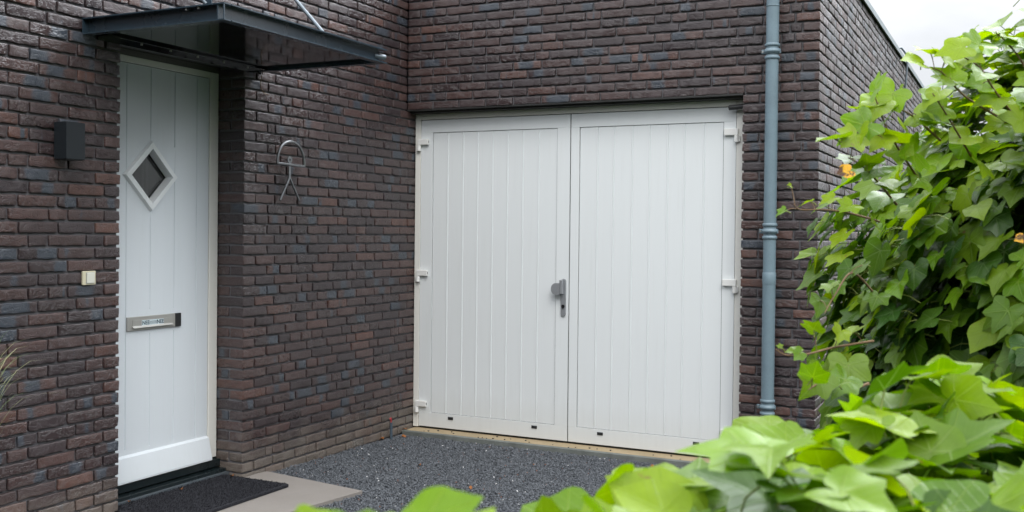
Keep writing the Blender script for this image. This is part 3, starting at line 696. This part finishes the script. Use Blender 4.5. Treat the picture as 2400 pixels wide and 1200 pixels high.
# loose stones
def stones():
    pts=[]
    n=110000
    P=np.stack([RNG.uniform(.006,2.9,n),RNG.uniform(-3.2,-.062,n)],1)
    # keep off paver
    c,s_=math.cos(rad(-8.5)),math.sin(rad(-8.5))
    lx=(P[:,0]-PVO[0])*c+(P[:,1]-PVO[1])*s_; ly=-(P[:,0]-PVO[0])*s_+(P[:,1]-PVO[1])*c
    keep=~((lx<.0)&(ly<.0))
    keep&=~((P[:,0]>2.0)&(P[:,1]<-1.9))
    P=P[keep]; n=len(P)
    # deformed cube stones
    base=np.array([(x,y,z) for x in (-1,1) for y in (-1,1) for z in (-1,1)],float)
    faces=np.array([(0,1,3,2),(4,6,7,5),(0,4,5,1),(2,3,7,6),(0,2,6,4),(1,5,7,3)])
    B=base[None]*(.55+.45*RNG.random((n,8,3)))
    sz=RNG.uniform(.0030,.0062,n)[:,None,None]*np.stack([RNG.uniform(.8,1.25,n),RNG.uniform(.6,1.0,n),RNG.uniform(.5,.8,n)],1)[:,None,:]
    B=B*sz
    q=RNG.normal(size=(n,4)); q[:,1:3]*=.6; q/=np.linalg.norm(q,axis=1,keepdims=True)
    w_,x,y,z=q.T
    Rm=np.stack([1-2*(y*y+z*z),2*(x*y-z*w_),2*(x*z+y*w_),2*(x*y+z*w_),1-2*(x*x+z*z),2*(y*z-x*w_),2*(x*z-y*w_),2*(y*z+x*w_),1-2*(x*x+y*y)],1).reshape(n,3,3)
    B=np.einsum('nij,nkj->nki',Rm,B)
    zc=gz_(P[:,0],P[:,1])-.006+RNG.random(n)*.010
    B[:,:,0]+=P[:,0,None];B[:,:,1]+=P[:,1,None];B[:,:,2]+=zc[:,None]
    V=B.reshape(-1,3); F=(faces[None]+8*np.arange(n)[:,None,None]).reshape(-1,4)
    r=RNG.random((n,4)); A=np.repeat(r,8,axis=0)
    o=np_mesh('gravel',V,F,M['stone'],None,{'st':A},False); tag(o,'dark blue-grey crushed basalt gravel in front of the garage','gravel',None,'stuff')
PVO=(.800,-1.725)
stones()
# pavers (rotated slabs at the front door)
def slab(name,lx0,ly0,lx1,ly1,z0,z1,mat,label,cat,group=None):
    c,s_=math.cos(rad(-8.5)),math.sin(rad(-8.5))
    mb=MB(); 
    bmx=MB(); bmx.box((lx0,ly0,z0),(lx1,ly1,z1),0,.003)
    mb.add([(PVO[0]+v[0]*c-v[1]*s_,PVO[1]+v[0]*s_+v[1]*c,v[2]) for v in bmx.v],bmx.f)
    o=mb.build(name,mat,None,loc=(PVO[0]+(lx0+lx1)/2*c,PVO[1]+(ly0+ly1)/2*c,z0)); tag(o,label,cat,group); return o
slab('paving_slab',-.80,-.80,0,0,-.01,.050,M['paver'],'taupe concrete paving slab under the corner of the black doormat','paving slab','paving slabs at the front door')
slab('paving_slab',-.80,-1.604,0,-.804,-.01,.050,M['paver'],'second taupe paving slab, nearer than the one beside the gravel','paving slab','paving slabs at the front door')
slab('paving_slab',-.80,-2.408,0,-1.608,-.01,.050,M['paver'],'taupe paving slab furthest from the garage, at the foot of the wall','paving slab','paving slabs at the front door')
# doormat
mt=MB(); mt.box((-.105,-2.757,.051),(.385,-1.868,.071),0,.004); 
dm=mt.build('doormat',M['mat'],None,loc=(.14,-2.3,.051)); tag(dm,'black ribbed fibre doormat lying before the front door','doormat')
n=9000; P=np.stack([RNG.uniform(-.10,.38,n),RNG.uniform(-2.752,-1.873,n)],1); hh=RNG.uniform(.004,.009,n); a=RNG.uniform(0,6.28,n); w2=.0012
V=np.empty((n,4,3)); dx=np.cos(a)*w2; dy=np.sin(a)*w2; lx=RNG.normal(0,.0025,n); ly=RNG.normal(0,.0025,n)
V[:,0]=np.stack([P[:,0]-dx,P[:,1]-dy,np.full(n,.0705)],1);V[:,1]=np.stack([P[:,0]+dx,P[:,1]+dy,np.full(n,.0705)],1);V[:,2]=np.stack([P[:,0]+dx+lx,P[:,1]+dy+ly,.0705+hh],1);V[:,3]=np.stack([P[:,0]-dx+lx,P[:,1]-dy+ly,.0705+hh],1)
np_mesh('pile',V.reshape(-1,3),np.arange(4*n).reshape(-1,4),M['mat'],dm,None,False)
# threshold strip
b=MB(); b.box((.012,-.055,-.05),(3.0,-.012,.040),0,.004); o=b.build('kerb_edging',M['edging']); o['kind']='structure'
b=MB(); b.box((.012,-.0115,-.05),(2.54,GD+.03,.036)); o=b.build('threshold_strip',M['sand']); o['kind']='structure'
# scattered crumbs on the threshold
# small stones lying on the strip belong to the gravel and stay in one mesh
V=[];F=[]
for i in range(26):
    x=random.uniform(.1,2.3); y=random.uniform(0,.1); r=random.uniform(.003,.006); bb=len(V)
    V+=[(x+sx*r*random.uniform(.6,1.2),y+sy*r*random.uniform(.6,1.2),.0362+(sz+1)*r*.5) for sx in (-1,1) for sy in (-1,1) for sz in (-1,1)]
    F+=[tuple(bb+q for q in f) for f in ((0,1,3,2),(4,6,7,5),(0,4,5,1),(2,3,7,6),(0,2,6,4),(1,5,7,3))]
mb=MB(); mb.add(V,F); o=mb.build('gravel',M['plug']); tag(o,'loose dark gravel crumbs on the sandy threshold','gravel',None,'stuff')

# dry leaves
def dry_leaf(loc,size,rot,mat=None):
    out=[(0,0)]
    V=[];F=[]
    n=9
    for i in range(n+1):
        t_=i/n; wv=math.sin(math.pi*t_)**.8*.38
        V.append((-wv*size,t_*size,.006+.010*abs(wv)/.38*math.sin(t_*5+rot))); V.append((0,t_*size,.003+.004*math.sin(t_*4))); V.append((wv*size,t_*size,.004+.012*wv/.38))
    for i in range(n):
        for k in (0,1): F.append((3*i+k,3*i+k+1,3*i+k+4,3*i+k+3))
    c,s_=math.cos(rot),math.sin(rot)
    mb=MB(); mb.add([(loc[0]+v[0]*c-v[1]*s_,loc[1]+v[0]*s_+v[1]*c,loc[2]+v[2]) for v in V],F,0,True)
    o=mb.build('dry_leaf',mat or M['dryleaf'],None,loc=loc); return o
for (x,y,z,s_,r_,lab) in ((.03,-.03,.042,.045,.5,'orange dry leaf at the left end of the sandy threshold'),(.03,-.33,.02,.045,1.2,'orange-brown dry leaf against the wall beside the conduit'),(.10,-.13,.015,.04,2.6,'curled brown dry leaf on gravel in the corner of the walls'),
    (1.36,-.60,.03,.022,.2,'tiny orange dry leaf on gravel before the left garage door leaf'),(2.05,-.215,.02,.026,1.9,'small orange dry leaf on gravel before the right garage door leaf'),(1.306,-1.33,.035,.024,2.2,'small tan dry leaf on gravel beside the blurred ivy sprig'),(.726,-.964,.03,.025,.9,'brownish dry leaf lying on gravel between the entrance wall and paving slab'),
    (-.04,-2.28,.072,.026,.9,'tiny orange dry leaf on the doormat near its middle'),(.0,-1.905,.074,.028,.9,'tiny orange dry leaf on the doormat by the door pier'),(-.09,-2.62,.074,.024,.4,'tiny tan dry leaf on the doormat close to the left jamb')):
    tag(dry_leaf((x,y,z),s_,r_),lab,'leaf','dry leaves on the ground')

# ------------------------------------------------------------------ grass tuft at the left
gr=empty('grass_plant',(.33,-3.92,0)); tag(gr,'tuft of thin arching green and straw grass blades entering at the left edge','grass plant')
V=[];F=[];A=[]
def gmat():
    t=NT('grass_blade'); r1,r2,u,r3=t.attr('lf'); c=t.mix(r1,(.12,.18,.08),(.42,.42,.24)); t.base(c,.5); return t.m
M['grass']=gmat()
for i in range(150):
    a=random.uniform(0,6.283); H_=random.uniform(1.0,1.32); R0=random.uniform(.0,.07); reach=random.uniform(.10,.37)*(1 if math.cos(a)>-.3 else .6); base=(.33+math.cos(a)*R0,-3.92+math.sin(a)*R0,0)
    n=9; b0=len(V); c=random.random(); sx,sy=-math.sin(a),math.cos(a)
    for j in range(n+1):
        t_=j/n; r=R0+reach*t_**2.0; z=H_*(1.35*t_-.42*t_**2.6*(1+reach)) ; wd=.0030*(1-t_)**.6+.0004
        for q in (-1,1): V.append((.33+math.cos(a)*r+q*sx*wd,-3.92+math.sin(a)*r+q*sy*wd,z)); A.append((c,0,t_,0))
    for j in range(n): F.append((b0+2*j,b0+2*j+1,b0+2*j+3,b0+2*j+2))
np_mesh('blades',np.array(V),np.array(F),M['grass'],gr,{'lf':np.array(A)},True)

# ------------------------------------------------------------------ ivy hedge
FH=Vector((FX.x,FX.y,0)).normalized(); RH=Vector((FH.y,-FH.x,0))
def Hc(l,d,z): return np.array((CAM.x+RH.x*l+FH.x*d,CAM.y+RH.y*l+FH.y*d,z))
iv=empty('ivy_hedge',tuple(Hc(1.3,2.3,0))); tag(iv,'dense green ivy hedge filling the right side and the near foreground','hedge')
OUT=[(0,1.0),(9,.80),(20,.62),(30,.56),(42,.68),(52,.80),(60,.70),(74,.55),(88,.50),(102,.57),(116,.64),(128,.60),(142,.50),(156,.38),(168,.22),(180,.07)]
def leaf_template(lobed,nang=36):
    angs=np.linspace(-180,180,nang,endpoint=False); oa=np.array([a for a,_ in OUT]); orr=np.array([r for _,r in OUT])
    heart=np.interp(np.abs(angs),[0,10,30,60,90,120,150,170,180],[1.0,.86,.74,.66,.63,.60,.50,.28,.10])
    r=np.interp(np.abs(angs),oa,orr)*lobed+heart*(1-lobed)
    rings=[.0,.4,.75,1.0]; V=[(0,0)]
    for q in rings[1:]:
        for a,rr in zip(angs,r): V.append((math.sin(rad(a))*rr*q,math.cos(rad(a))*rr*q))
    F=[]
    for k in range(nang): F.append((0,1+k,1+(k+1)%nang,1+(k+1)%nang))
    for q in range(2):
        for k in range(nang):
            a=1+q*nang+k; b=1+q*nang+(k+1)%nang; F.append((a,a+nang,b+nang,b))
    return np.array(V),F
LT=[leaf_template(l) for l in (1.0,.85,.55,.2)]
class Leaves:
    def __init__(s): s.V=[];s.T=[];s.A=[];s.n=0;s.pet=MB()
    def leaf(s,pos,nrm,tip,size,age,petlen=None,kind=None):
        P,F=LT[kind if kind is not None else random.choice([0,0,1,1,1,2,2,3])]
        nrm=np.array(nrm)/np.linalg.norm(nrm); tip=np.array(tip); tip=tip-nrm*np.dot(tip,nrm); tip/=max(1e-6,np.linalg.norm(tip)); side=np.cross(tip,nrm)
        x=P[:,0];y=P[:,1]; r2=x*x+y*y; ph=random.uniform(0,6.28)
        fold=random.uniform(.04,.30); droop=random.uniform(.02,.30); cup=random.uniform(-.10,.12)
        z=np.abs(x)*fold-droop*np.clip(y,0,2)**2+cup*r2+.05*np.sin(5*np.arctan2(x,y)+ph)*r2+.03*np.sin(x*9+ph)*np.sin(y*7)
        W=np.array(pos)+size*(x[:,None]*side*random.uniform(.88,1.12)+y[:,None]*tip+z[:,None]*nrm)
        r=random.random(); A=np.stack([x,y,np.full_like(x,r),np.full_like(x,age)],1)
        s.V.append(W);s.A.append(A); s.T.append(np.array(F)+s.n); s.n+=len(P)
        pl=petlen if petlen is not None else random.uniform(.04,.09)
        e=np.array(pos)-nrm*pl*.6-tip*pl*.5+side*random.uniform(-.3,.3)*pl
        mid=(np.array(pos)+e)/2-tip*pl*.12
        s.pet.tube([pos,tuple(mid),tuple(e)],[.0010,.0011,.0013],4,0,False)
    def build(s,name,mat,parent,label=None):
        V=np.concatenate(s.V);A=np.concatenate(s.A);T=np.concatenate(s.T)
        me=bpy.data.meshes.new(name); o=parent_loc(parent); 
        faces=[tuple(f) if f[2]!=f[3] else tuple(f[:3]) for f in T.tolist()]
        me.from_pydata((V-np.array(o)).tolist(),[],faces); me.polygons.foreach_set('use_smooth',[True]*len(faces)); me.materials.append(mat)
        at=me.attributes.new('lf','FLOAT_COLOR','POINT'); at.data.foreach_set('color',A.astype(np.float32).ravel()); me.update()
        ob=bpy.data.objects.new(name,me); COL.objects.link(ob); ob.parent=parent
        if label: ob['label']=label
        return ob
# hedge masses in (l, d, z) hedge coordinates: centre, radii, exponent
def sup(c,r,p):
    return (np.array(c,float),np.array(r,float),p)
TALL=sup((1.82,2.80,.88),(.86,.85,1.24),2.8)
LOW=sup((.57,.92,.62),(.64,.68,.658),4.5)
def shear_low(q):      # the low run slants away to the right
    q=q.copy(); q[0]+= .50*(q[1]-.92); return q
def field(m,q):
    c,r,p=m; return (np.sum(np.abs((q-c)/r)**p))**(1/p)
def inside_low(q,f=1.0):
    qq=q.copy(); qq[0]-=.50*(q[1]-.92); return field(LOW,qq)<f
LV=Leaves()
def surf(mass,low,n,smin,smax,zmin=-.2,sz=(.050,.082),agef=None,cond=None):
    c,r,p=mass; k=0; tries=0
    while k<n and tries<n*40:
        tries+=1
        v=RNG.normal(size=3); v/=np.linalg.norm(v)
        # area-like sampling on the superellipsoid
        t_=(np.sum(np.abs(v)**p))**(-1/p); g_=np.sign(v)*np.abs(v*t_)**(p-1)/r; 
        bump=1+.05*math.sin(v[0]*7+v[2]*5)+.045*math.sin(v[1]*11+v[2]*9+1)+.04*math.sin(v[0]*17-v[1]*13)
        s_=random.uniform(smin,smax)*bump
        q=c+r*v*t_*s_
        if q[2]<.02: continue
        if low: q=shear_low(q)
        if cond is not None and not cond(q): continue
        nn=g_/np.linalg.norm(g_)
        nw=RH*nn[0]+FH*nn[1]+Vector((0,0,nn[2])); 
        up=max(0,nw.z)
        N=np.array(nw)*(1.0)+np.array((0,0,.65))+RNG.normal(size=3)*(.60 if low else .34)
        T=np.array((0,0,-1.0))*(1-up*.6)+np.array(nw)*.45+RNG.normal(size=3)*.45
        depthf=(s_/bump-smin)/(smax-smin+1e-6)
        age=agef(q,depthf)
        LV.leaf(Hc(*q),N,T,random.uniform(*sz)*(1.0 if age<.6 else .95),age); k+=1
def vis(q,marg=.25):
    return q[1]>.40
zt=lambda q: q[2]
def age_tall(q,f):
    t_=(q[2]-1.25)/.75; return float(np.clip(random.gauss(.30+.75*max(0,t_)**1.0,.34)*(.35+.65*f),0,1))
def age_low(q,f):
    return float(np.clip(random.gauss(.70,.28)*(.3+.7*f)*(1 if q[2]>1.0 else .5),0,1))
surf(TALL,False,3600,.88,1.04,cond=lambda q:(q[2]>.9 and q[1]<3.1 and q[0]<2.3),agef=age_tall)
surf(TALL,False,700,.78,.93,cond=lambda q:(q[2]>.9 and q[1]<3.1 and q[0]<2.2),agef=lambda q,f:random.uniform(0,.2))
surf(TALL,False,600,.85,1.03,cond=lambda q:(q[2]<=.9 or q[1]>3.1),agef=age_tall,sz=(.055,.08))
SEED=4
random.seed(SEED); RNG=np.random.default_rng(SEED)
surf(LOW,True,1500,.93,1.045,cond=lambda q:(q[2]>.95 and q[1]>.46),agef=age_low,sz=(.05,.085))
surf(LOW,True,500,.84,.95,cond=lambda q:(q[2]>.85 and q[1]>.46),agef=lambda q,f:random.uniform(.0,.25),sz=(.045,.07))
surf(LOW,True,450,.90,1.03,cond=lambda q:(q[2]<=.95 and q[1]>.40),agef=age_low,sz=(.06,.08))
random.seed(77); RNG=np.random.default_rng(77)
# sprigs that reach out of the mass: polyline + leaves
STEMS=[]
def sprig(pts,r0,n,size,age,seed,jit=.02,up=(0,0,1)):
    rr=random.Random(seed); P=[Hc(*p) for p in pts]; 
    fine=[]
    for i in range(len(P)-1):
        for t_ in np.linspace(0,1,6,endpoint=False):
            p0=P[max(i-1,0)];p1=P[i];p2=P[i+1];p3=P[min(i+2,len(P)-1)]
            fine.append(.5*((2*p1)+(-p0+p2)*t_+(2*p0-5*p1+4*p2-p3)*t_**2+(-p0+3*p1-3*p2+p3)*t_**3))
    fine.append(P[-1]); N=len(fine)
    ST=MB(); STEMS.append(ST)
    ST.tube([tuple(f) for f in fine],[r0*(1-.7*i/N) for i in range(N)],6)
    for k in range(n):
        i=int((k+.6)/n*(N-1)); base=fine[i]; f=k/max(1,n-1)
        dirp=fine[min(i+1,N-1)]-fine[max(i-1,0)]; dirp=dirp/np.linalg.norm(dirp)
        sd=np.array((rr.gauss(0,.4),rr.gauss(0,.4),rr.gauss(.3,.4)))
        pos=base+sd*jit*2
        s_=size[0]+(size[1]-size[0])*f
        nr=np.array(-FH)*rr.uniform(.1,.8)+np.array(up)*rr.uniform(.3,1)+np.array((rr.gauss(0,.35),rr.gauss(0,.35),0))
        tp=dirp*.8+np.array((0,0,-.4))+np.array((rr.gauss(0,.4),rr.gauss(0,.4),rr.gauss(0,.3)))
        LV.leaf(pos,nr,tp,s_*rr.uniform(.85,1.15),float(np.clip(age+rr.gauss(0,.12),0,1)),.02)
        ST.tube([tuple(base),tuple((base+pos)/2+np.array((0,0,.004))),tuple(pos)],.0009,4,0,False)
def pxl(x,d): return (x-1200)/FPX*d
def pz(y,d): return 1.5495-(y-553)/FPX*d
# horizon row drifts slightly with the roll; good enough for laying out sprigs
def Q(x,y,d): return (pxl(x,d),d,1.5495-(y-(542+(x-1200)*.0105))/FPX*d)
sprig([Q(2060,520,2.3),Q(1990,500,2.15),Q(1930,492,2.1),Q(1875,492,2.08),Q(1860,480,2.07)],.0028,6,(.045,.012),.95,3)
sprig([Q(2050,800,2.2),Q(1960,815,2.1),Q(1900,830,2.05),Q(1850,834,2.05),Q(1822,820,2.05)],.0030,6,(.055,.010),.55,5)
sprig([Q(2060,700,2.3),Q(2000,640,2.2),Q(1960,690,2.15),Q(1935,735,2.1)],.0028,6,(.045,.035),.35,6)
sprig([Q(2120,340,2.3),Q(2050,320,2.2),Q(1990,310,2.15),Q(1965,335,2.1)],.0030,6,(.065,.06),.9,8)
sprig([Q(2200,330,2.4),Q(2130,270,2.3),Q(2080,250,2.2)],.0030,5,(.06,.06),.85,9)
sprig([Q(2380,300,2.3),Q(2260,230,2.3),Q(2200,170,2.3),Q(2160,160,2.3)],.0030,8,(.06,.05),.9,10)
sprig([Q(2150,420,2.35),Q(2090,330,2.25),Q(2060,270,2.2),Q(2045,225,2.18)],.003,9,(.062,.055),.9,31)
sprig([Q(2280,380,2.35),Q(2220,280,2.25),Q(2180,220,2.2)],.003,8,(.062,.055),.85,32)
sprig([Q(2100,480,2.3),Q(2030,400,2.2),Q(1985,370,2.12)],.003,8,(.062,.05),.75,33)
sprig([Q(2420,330,2.35),Q(2330,220,2.25),Q(2290,160,2.2),Q(2240,130,2.2)],.003,8,(.062,.05),.9,34)
sprig([Q(2440,250,2.3),Q(2390,150,2.3),Q(2350,100,2.3),Q(2325,78,2.3)],.0030,8,(.055,.04),.6,12)
sprig([Q(2040,900,2.0),Q(1980,920,1.9),Q(1930,900,1.85),Q(1900,915,1.8)],.003,6,(.06,.05),.5,14)
# near sprigs over the low edge
sprig([Q(1980,1290,1.35),Q(1930,1160,1.3),Q(1880,1130,1.3)],.003,3,(.07,.07),.8,21)
sprig([Q(1560,1400,.95),Q(1510,1300,.95),Q(1460,1260,.95)],.003,4,(.06,.05),.85,22)
sprig([Q(1050,1630,.62),Q(1000,1500,.62),Q(930,1475,.62)],.003,2,(.04,.04),.9,23)
sprig([Q(830,1560,.60),Q(760,1430,.60),Q(730,1390,.60)],.003,2,(.038,.038),.9,24)
LV.leaf(Hc(*Q(1000,1235,.62)),(-.2,-.75,.55),Hc(*Q(1110,1105,.60))-Hc(*Q(1000,1235,.62)),.040,.95,.03,3)
LV.leaf(Hc(*Q(1130,1225,.62)),(-.1,-.5,.9),(0,0,1),.016,.9,.02,3)
LV.leaf(Hc(*Q(1850,1075,1.25)),np.array(-FH)*.55+np.array((0,0,.8)),-np.array(RH)-np.array((0,0,.12)),.085,.85,.05,1)
LV.leaf(Hc(*Q(1810,1030,1.28)),np.array(-FH)*.3+np.array((0,0,.95)),-np.array(RH)*.8-np.array((0,0,.3)),.075,.75,.05,2)
for (x,y,dx_,dy_,sz_,ag) in ((735,1246,-40,-12,.028,.95),(770,1256,60,-20,.026,.8),(862,1248,-30,-40,.020,.5),(905,1250,45,-35,.022,.7),(1180,1290,-60,-110,.020,.8),(1420,1240,-95,-60,.045,.85),(1480,1250,20,-150,.045,.9),(1560,1200,-90,-110,.05,.9)):
    dd_=.62 if x<1300 else .9
    p0=Hc(*Q(x,y,dd_)); p1=Hc(*Q(x+dx_,y+dy_,dd_)); LV.leaf(p0,np.array(-FH)*.55+np.array((0,0,.8)),p1-p0,sz_,ag,.03,random.choice([1,2,3]))
LV.build('foliage',M['leaf'],iv)
LV.pet.build('petioles',M['petiole'],iv)
# woody vines weaving just under the leaf skin
for i in range(40):
    t_=random.random(); d0=random.uniform(1.98,2.35); l0=random.uniform(.85,1.5); z0=random.uniform(.9,1.9); p=[]
    a=random.uniform(0,6.28)
    for j in range(6):
        p.append((l0+.07*j*math.cos(a)+random.gauss(0,.02),d0+random.gauss(0,.02),z0+.07*j*math.sin(a)+random.gauss(0,.02)))
    if all(field(TALL,np.array(q))<1.0 for q in p): ST=MB(); STEMS.append(ST); ST.tube([tuple(Hc(*q)) for q in p],random.uniform(.0018,.004),6)
for q in STEMS: q.build('stem',M['stem'],iv)
# shaded inner mass of old twigs
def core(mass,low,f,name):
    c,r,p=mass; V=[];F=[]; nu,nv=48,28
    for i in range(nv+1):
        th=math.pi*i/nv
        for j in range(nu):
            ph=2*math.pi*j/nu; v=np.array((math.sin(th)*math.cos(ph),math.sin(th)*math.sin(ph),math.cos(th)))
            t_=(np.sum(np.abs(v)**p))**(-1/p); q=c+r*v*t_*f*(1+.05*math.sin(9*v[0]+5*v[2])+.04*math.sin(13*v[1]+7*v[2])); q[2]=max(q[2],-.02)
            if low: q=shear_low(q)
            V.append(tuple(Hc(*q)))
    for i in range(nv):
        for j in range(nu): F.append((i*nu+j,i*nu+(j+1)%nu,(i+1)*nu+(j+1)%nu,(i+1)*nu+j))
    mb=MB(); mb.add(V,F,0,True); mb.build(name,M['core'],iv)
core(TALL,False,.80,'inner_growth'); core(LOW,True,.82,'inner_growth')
# turning leaves
for (x,y,d,s_,r_) in ((1985,402,2.03,.026,1),(2396,558,2.08,.018,2),(2240,1002,1.45,.026,3),(2100,1010,1.45,.02,4)):
    YL=Leaves(); random.seed(40+r_); YL.leaf(Hc(*Q(x,y,d)),np.array(-FH)*.8+np.array((0,0,.5)),-np.array(RH)-np.array((0,0,.4)),s_,.5,.03,3)
    YL.build('yellow_leaf',M['yleaf'],iv,'orange-yellow dying ivy leaf')

# ------------------------------------------------------------------ garden behind the viewpoint (closes the horizon the glossy door and soffit reflect)
def garden_tree(x,y,h,r,seed,label):
    rg=np.random.default_rng(seed); n=5200
    t=empty('garden_tree',(x,y,0)); tag(t,label,'tree','garden trees behind the viewpoint')
    v=rg.normal(size=(n,3)); v/=np.linalg.norm(v,axis=1,keepdims=True); rr=rg.uniform(.55,1.0,n)*(1+.18*np.sin(v[:,0]*6+v[:,2]*5)+.12*np.sin(v[:,1]*11))
    C=v*rr[:,None]*np.array((r,r,h*.42))+np.array((x,y,h*.56)); a=rg.normal(size=(n,3)); a/=np.linalg.norm(a,axis=1,keepdims=True); b=np.cross(a,rg.normal(size=(n,3))); b/=np.linalg.norm(b,axis=1,keepdims=True)
    s_=rg.uniform(.10,.22,n)[:,None]; V=np.stack([C+a*s_,C+b*s_,C-a*s_,C-b*s_],1).reshape(-1,3)
    np_mesh('crown',V,np.arange(4*n).reshape(-1,4),M['lawn'],t,None,False)
    mb=MB(); mb.tube([(x,y,-.05),(x+.1,y,h*.3),(x,y+.1,h*.6)],[.16,.12,.06],10); mb.build('trunk',M['stem'],t)
for x,y,h,r,sd_,lb in ((14,-9,4.6,2.4,1,'round garden tree right of the driveway, outside the frame'),(12,-13.5,5.0,2.6,2,'broad garden tree farther behind, outside the frame'),(7.5,-15.5,4.8,2.6,3,'garden tree straight behind the viewpoint'),(2.5,-16,5.0,2.6,4,'garden tree behind to the left of the viewpoint'),(-2.5,-15,4.6,2.4,5,'leftmost garden tree behind the viewpoint'),(15,-4,4.4,2.3,6,'garden tree level with the front door, far right outside the frame'),(10.5,0.5,3.9,2.0,7,'added garden tree across from the rain pipe corner, outside the frame')):  # last tree added out of view to darken what the entrance bricks reflect
    garden_tree(x,y,h,r,sd_,lb)
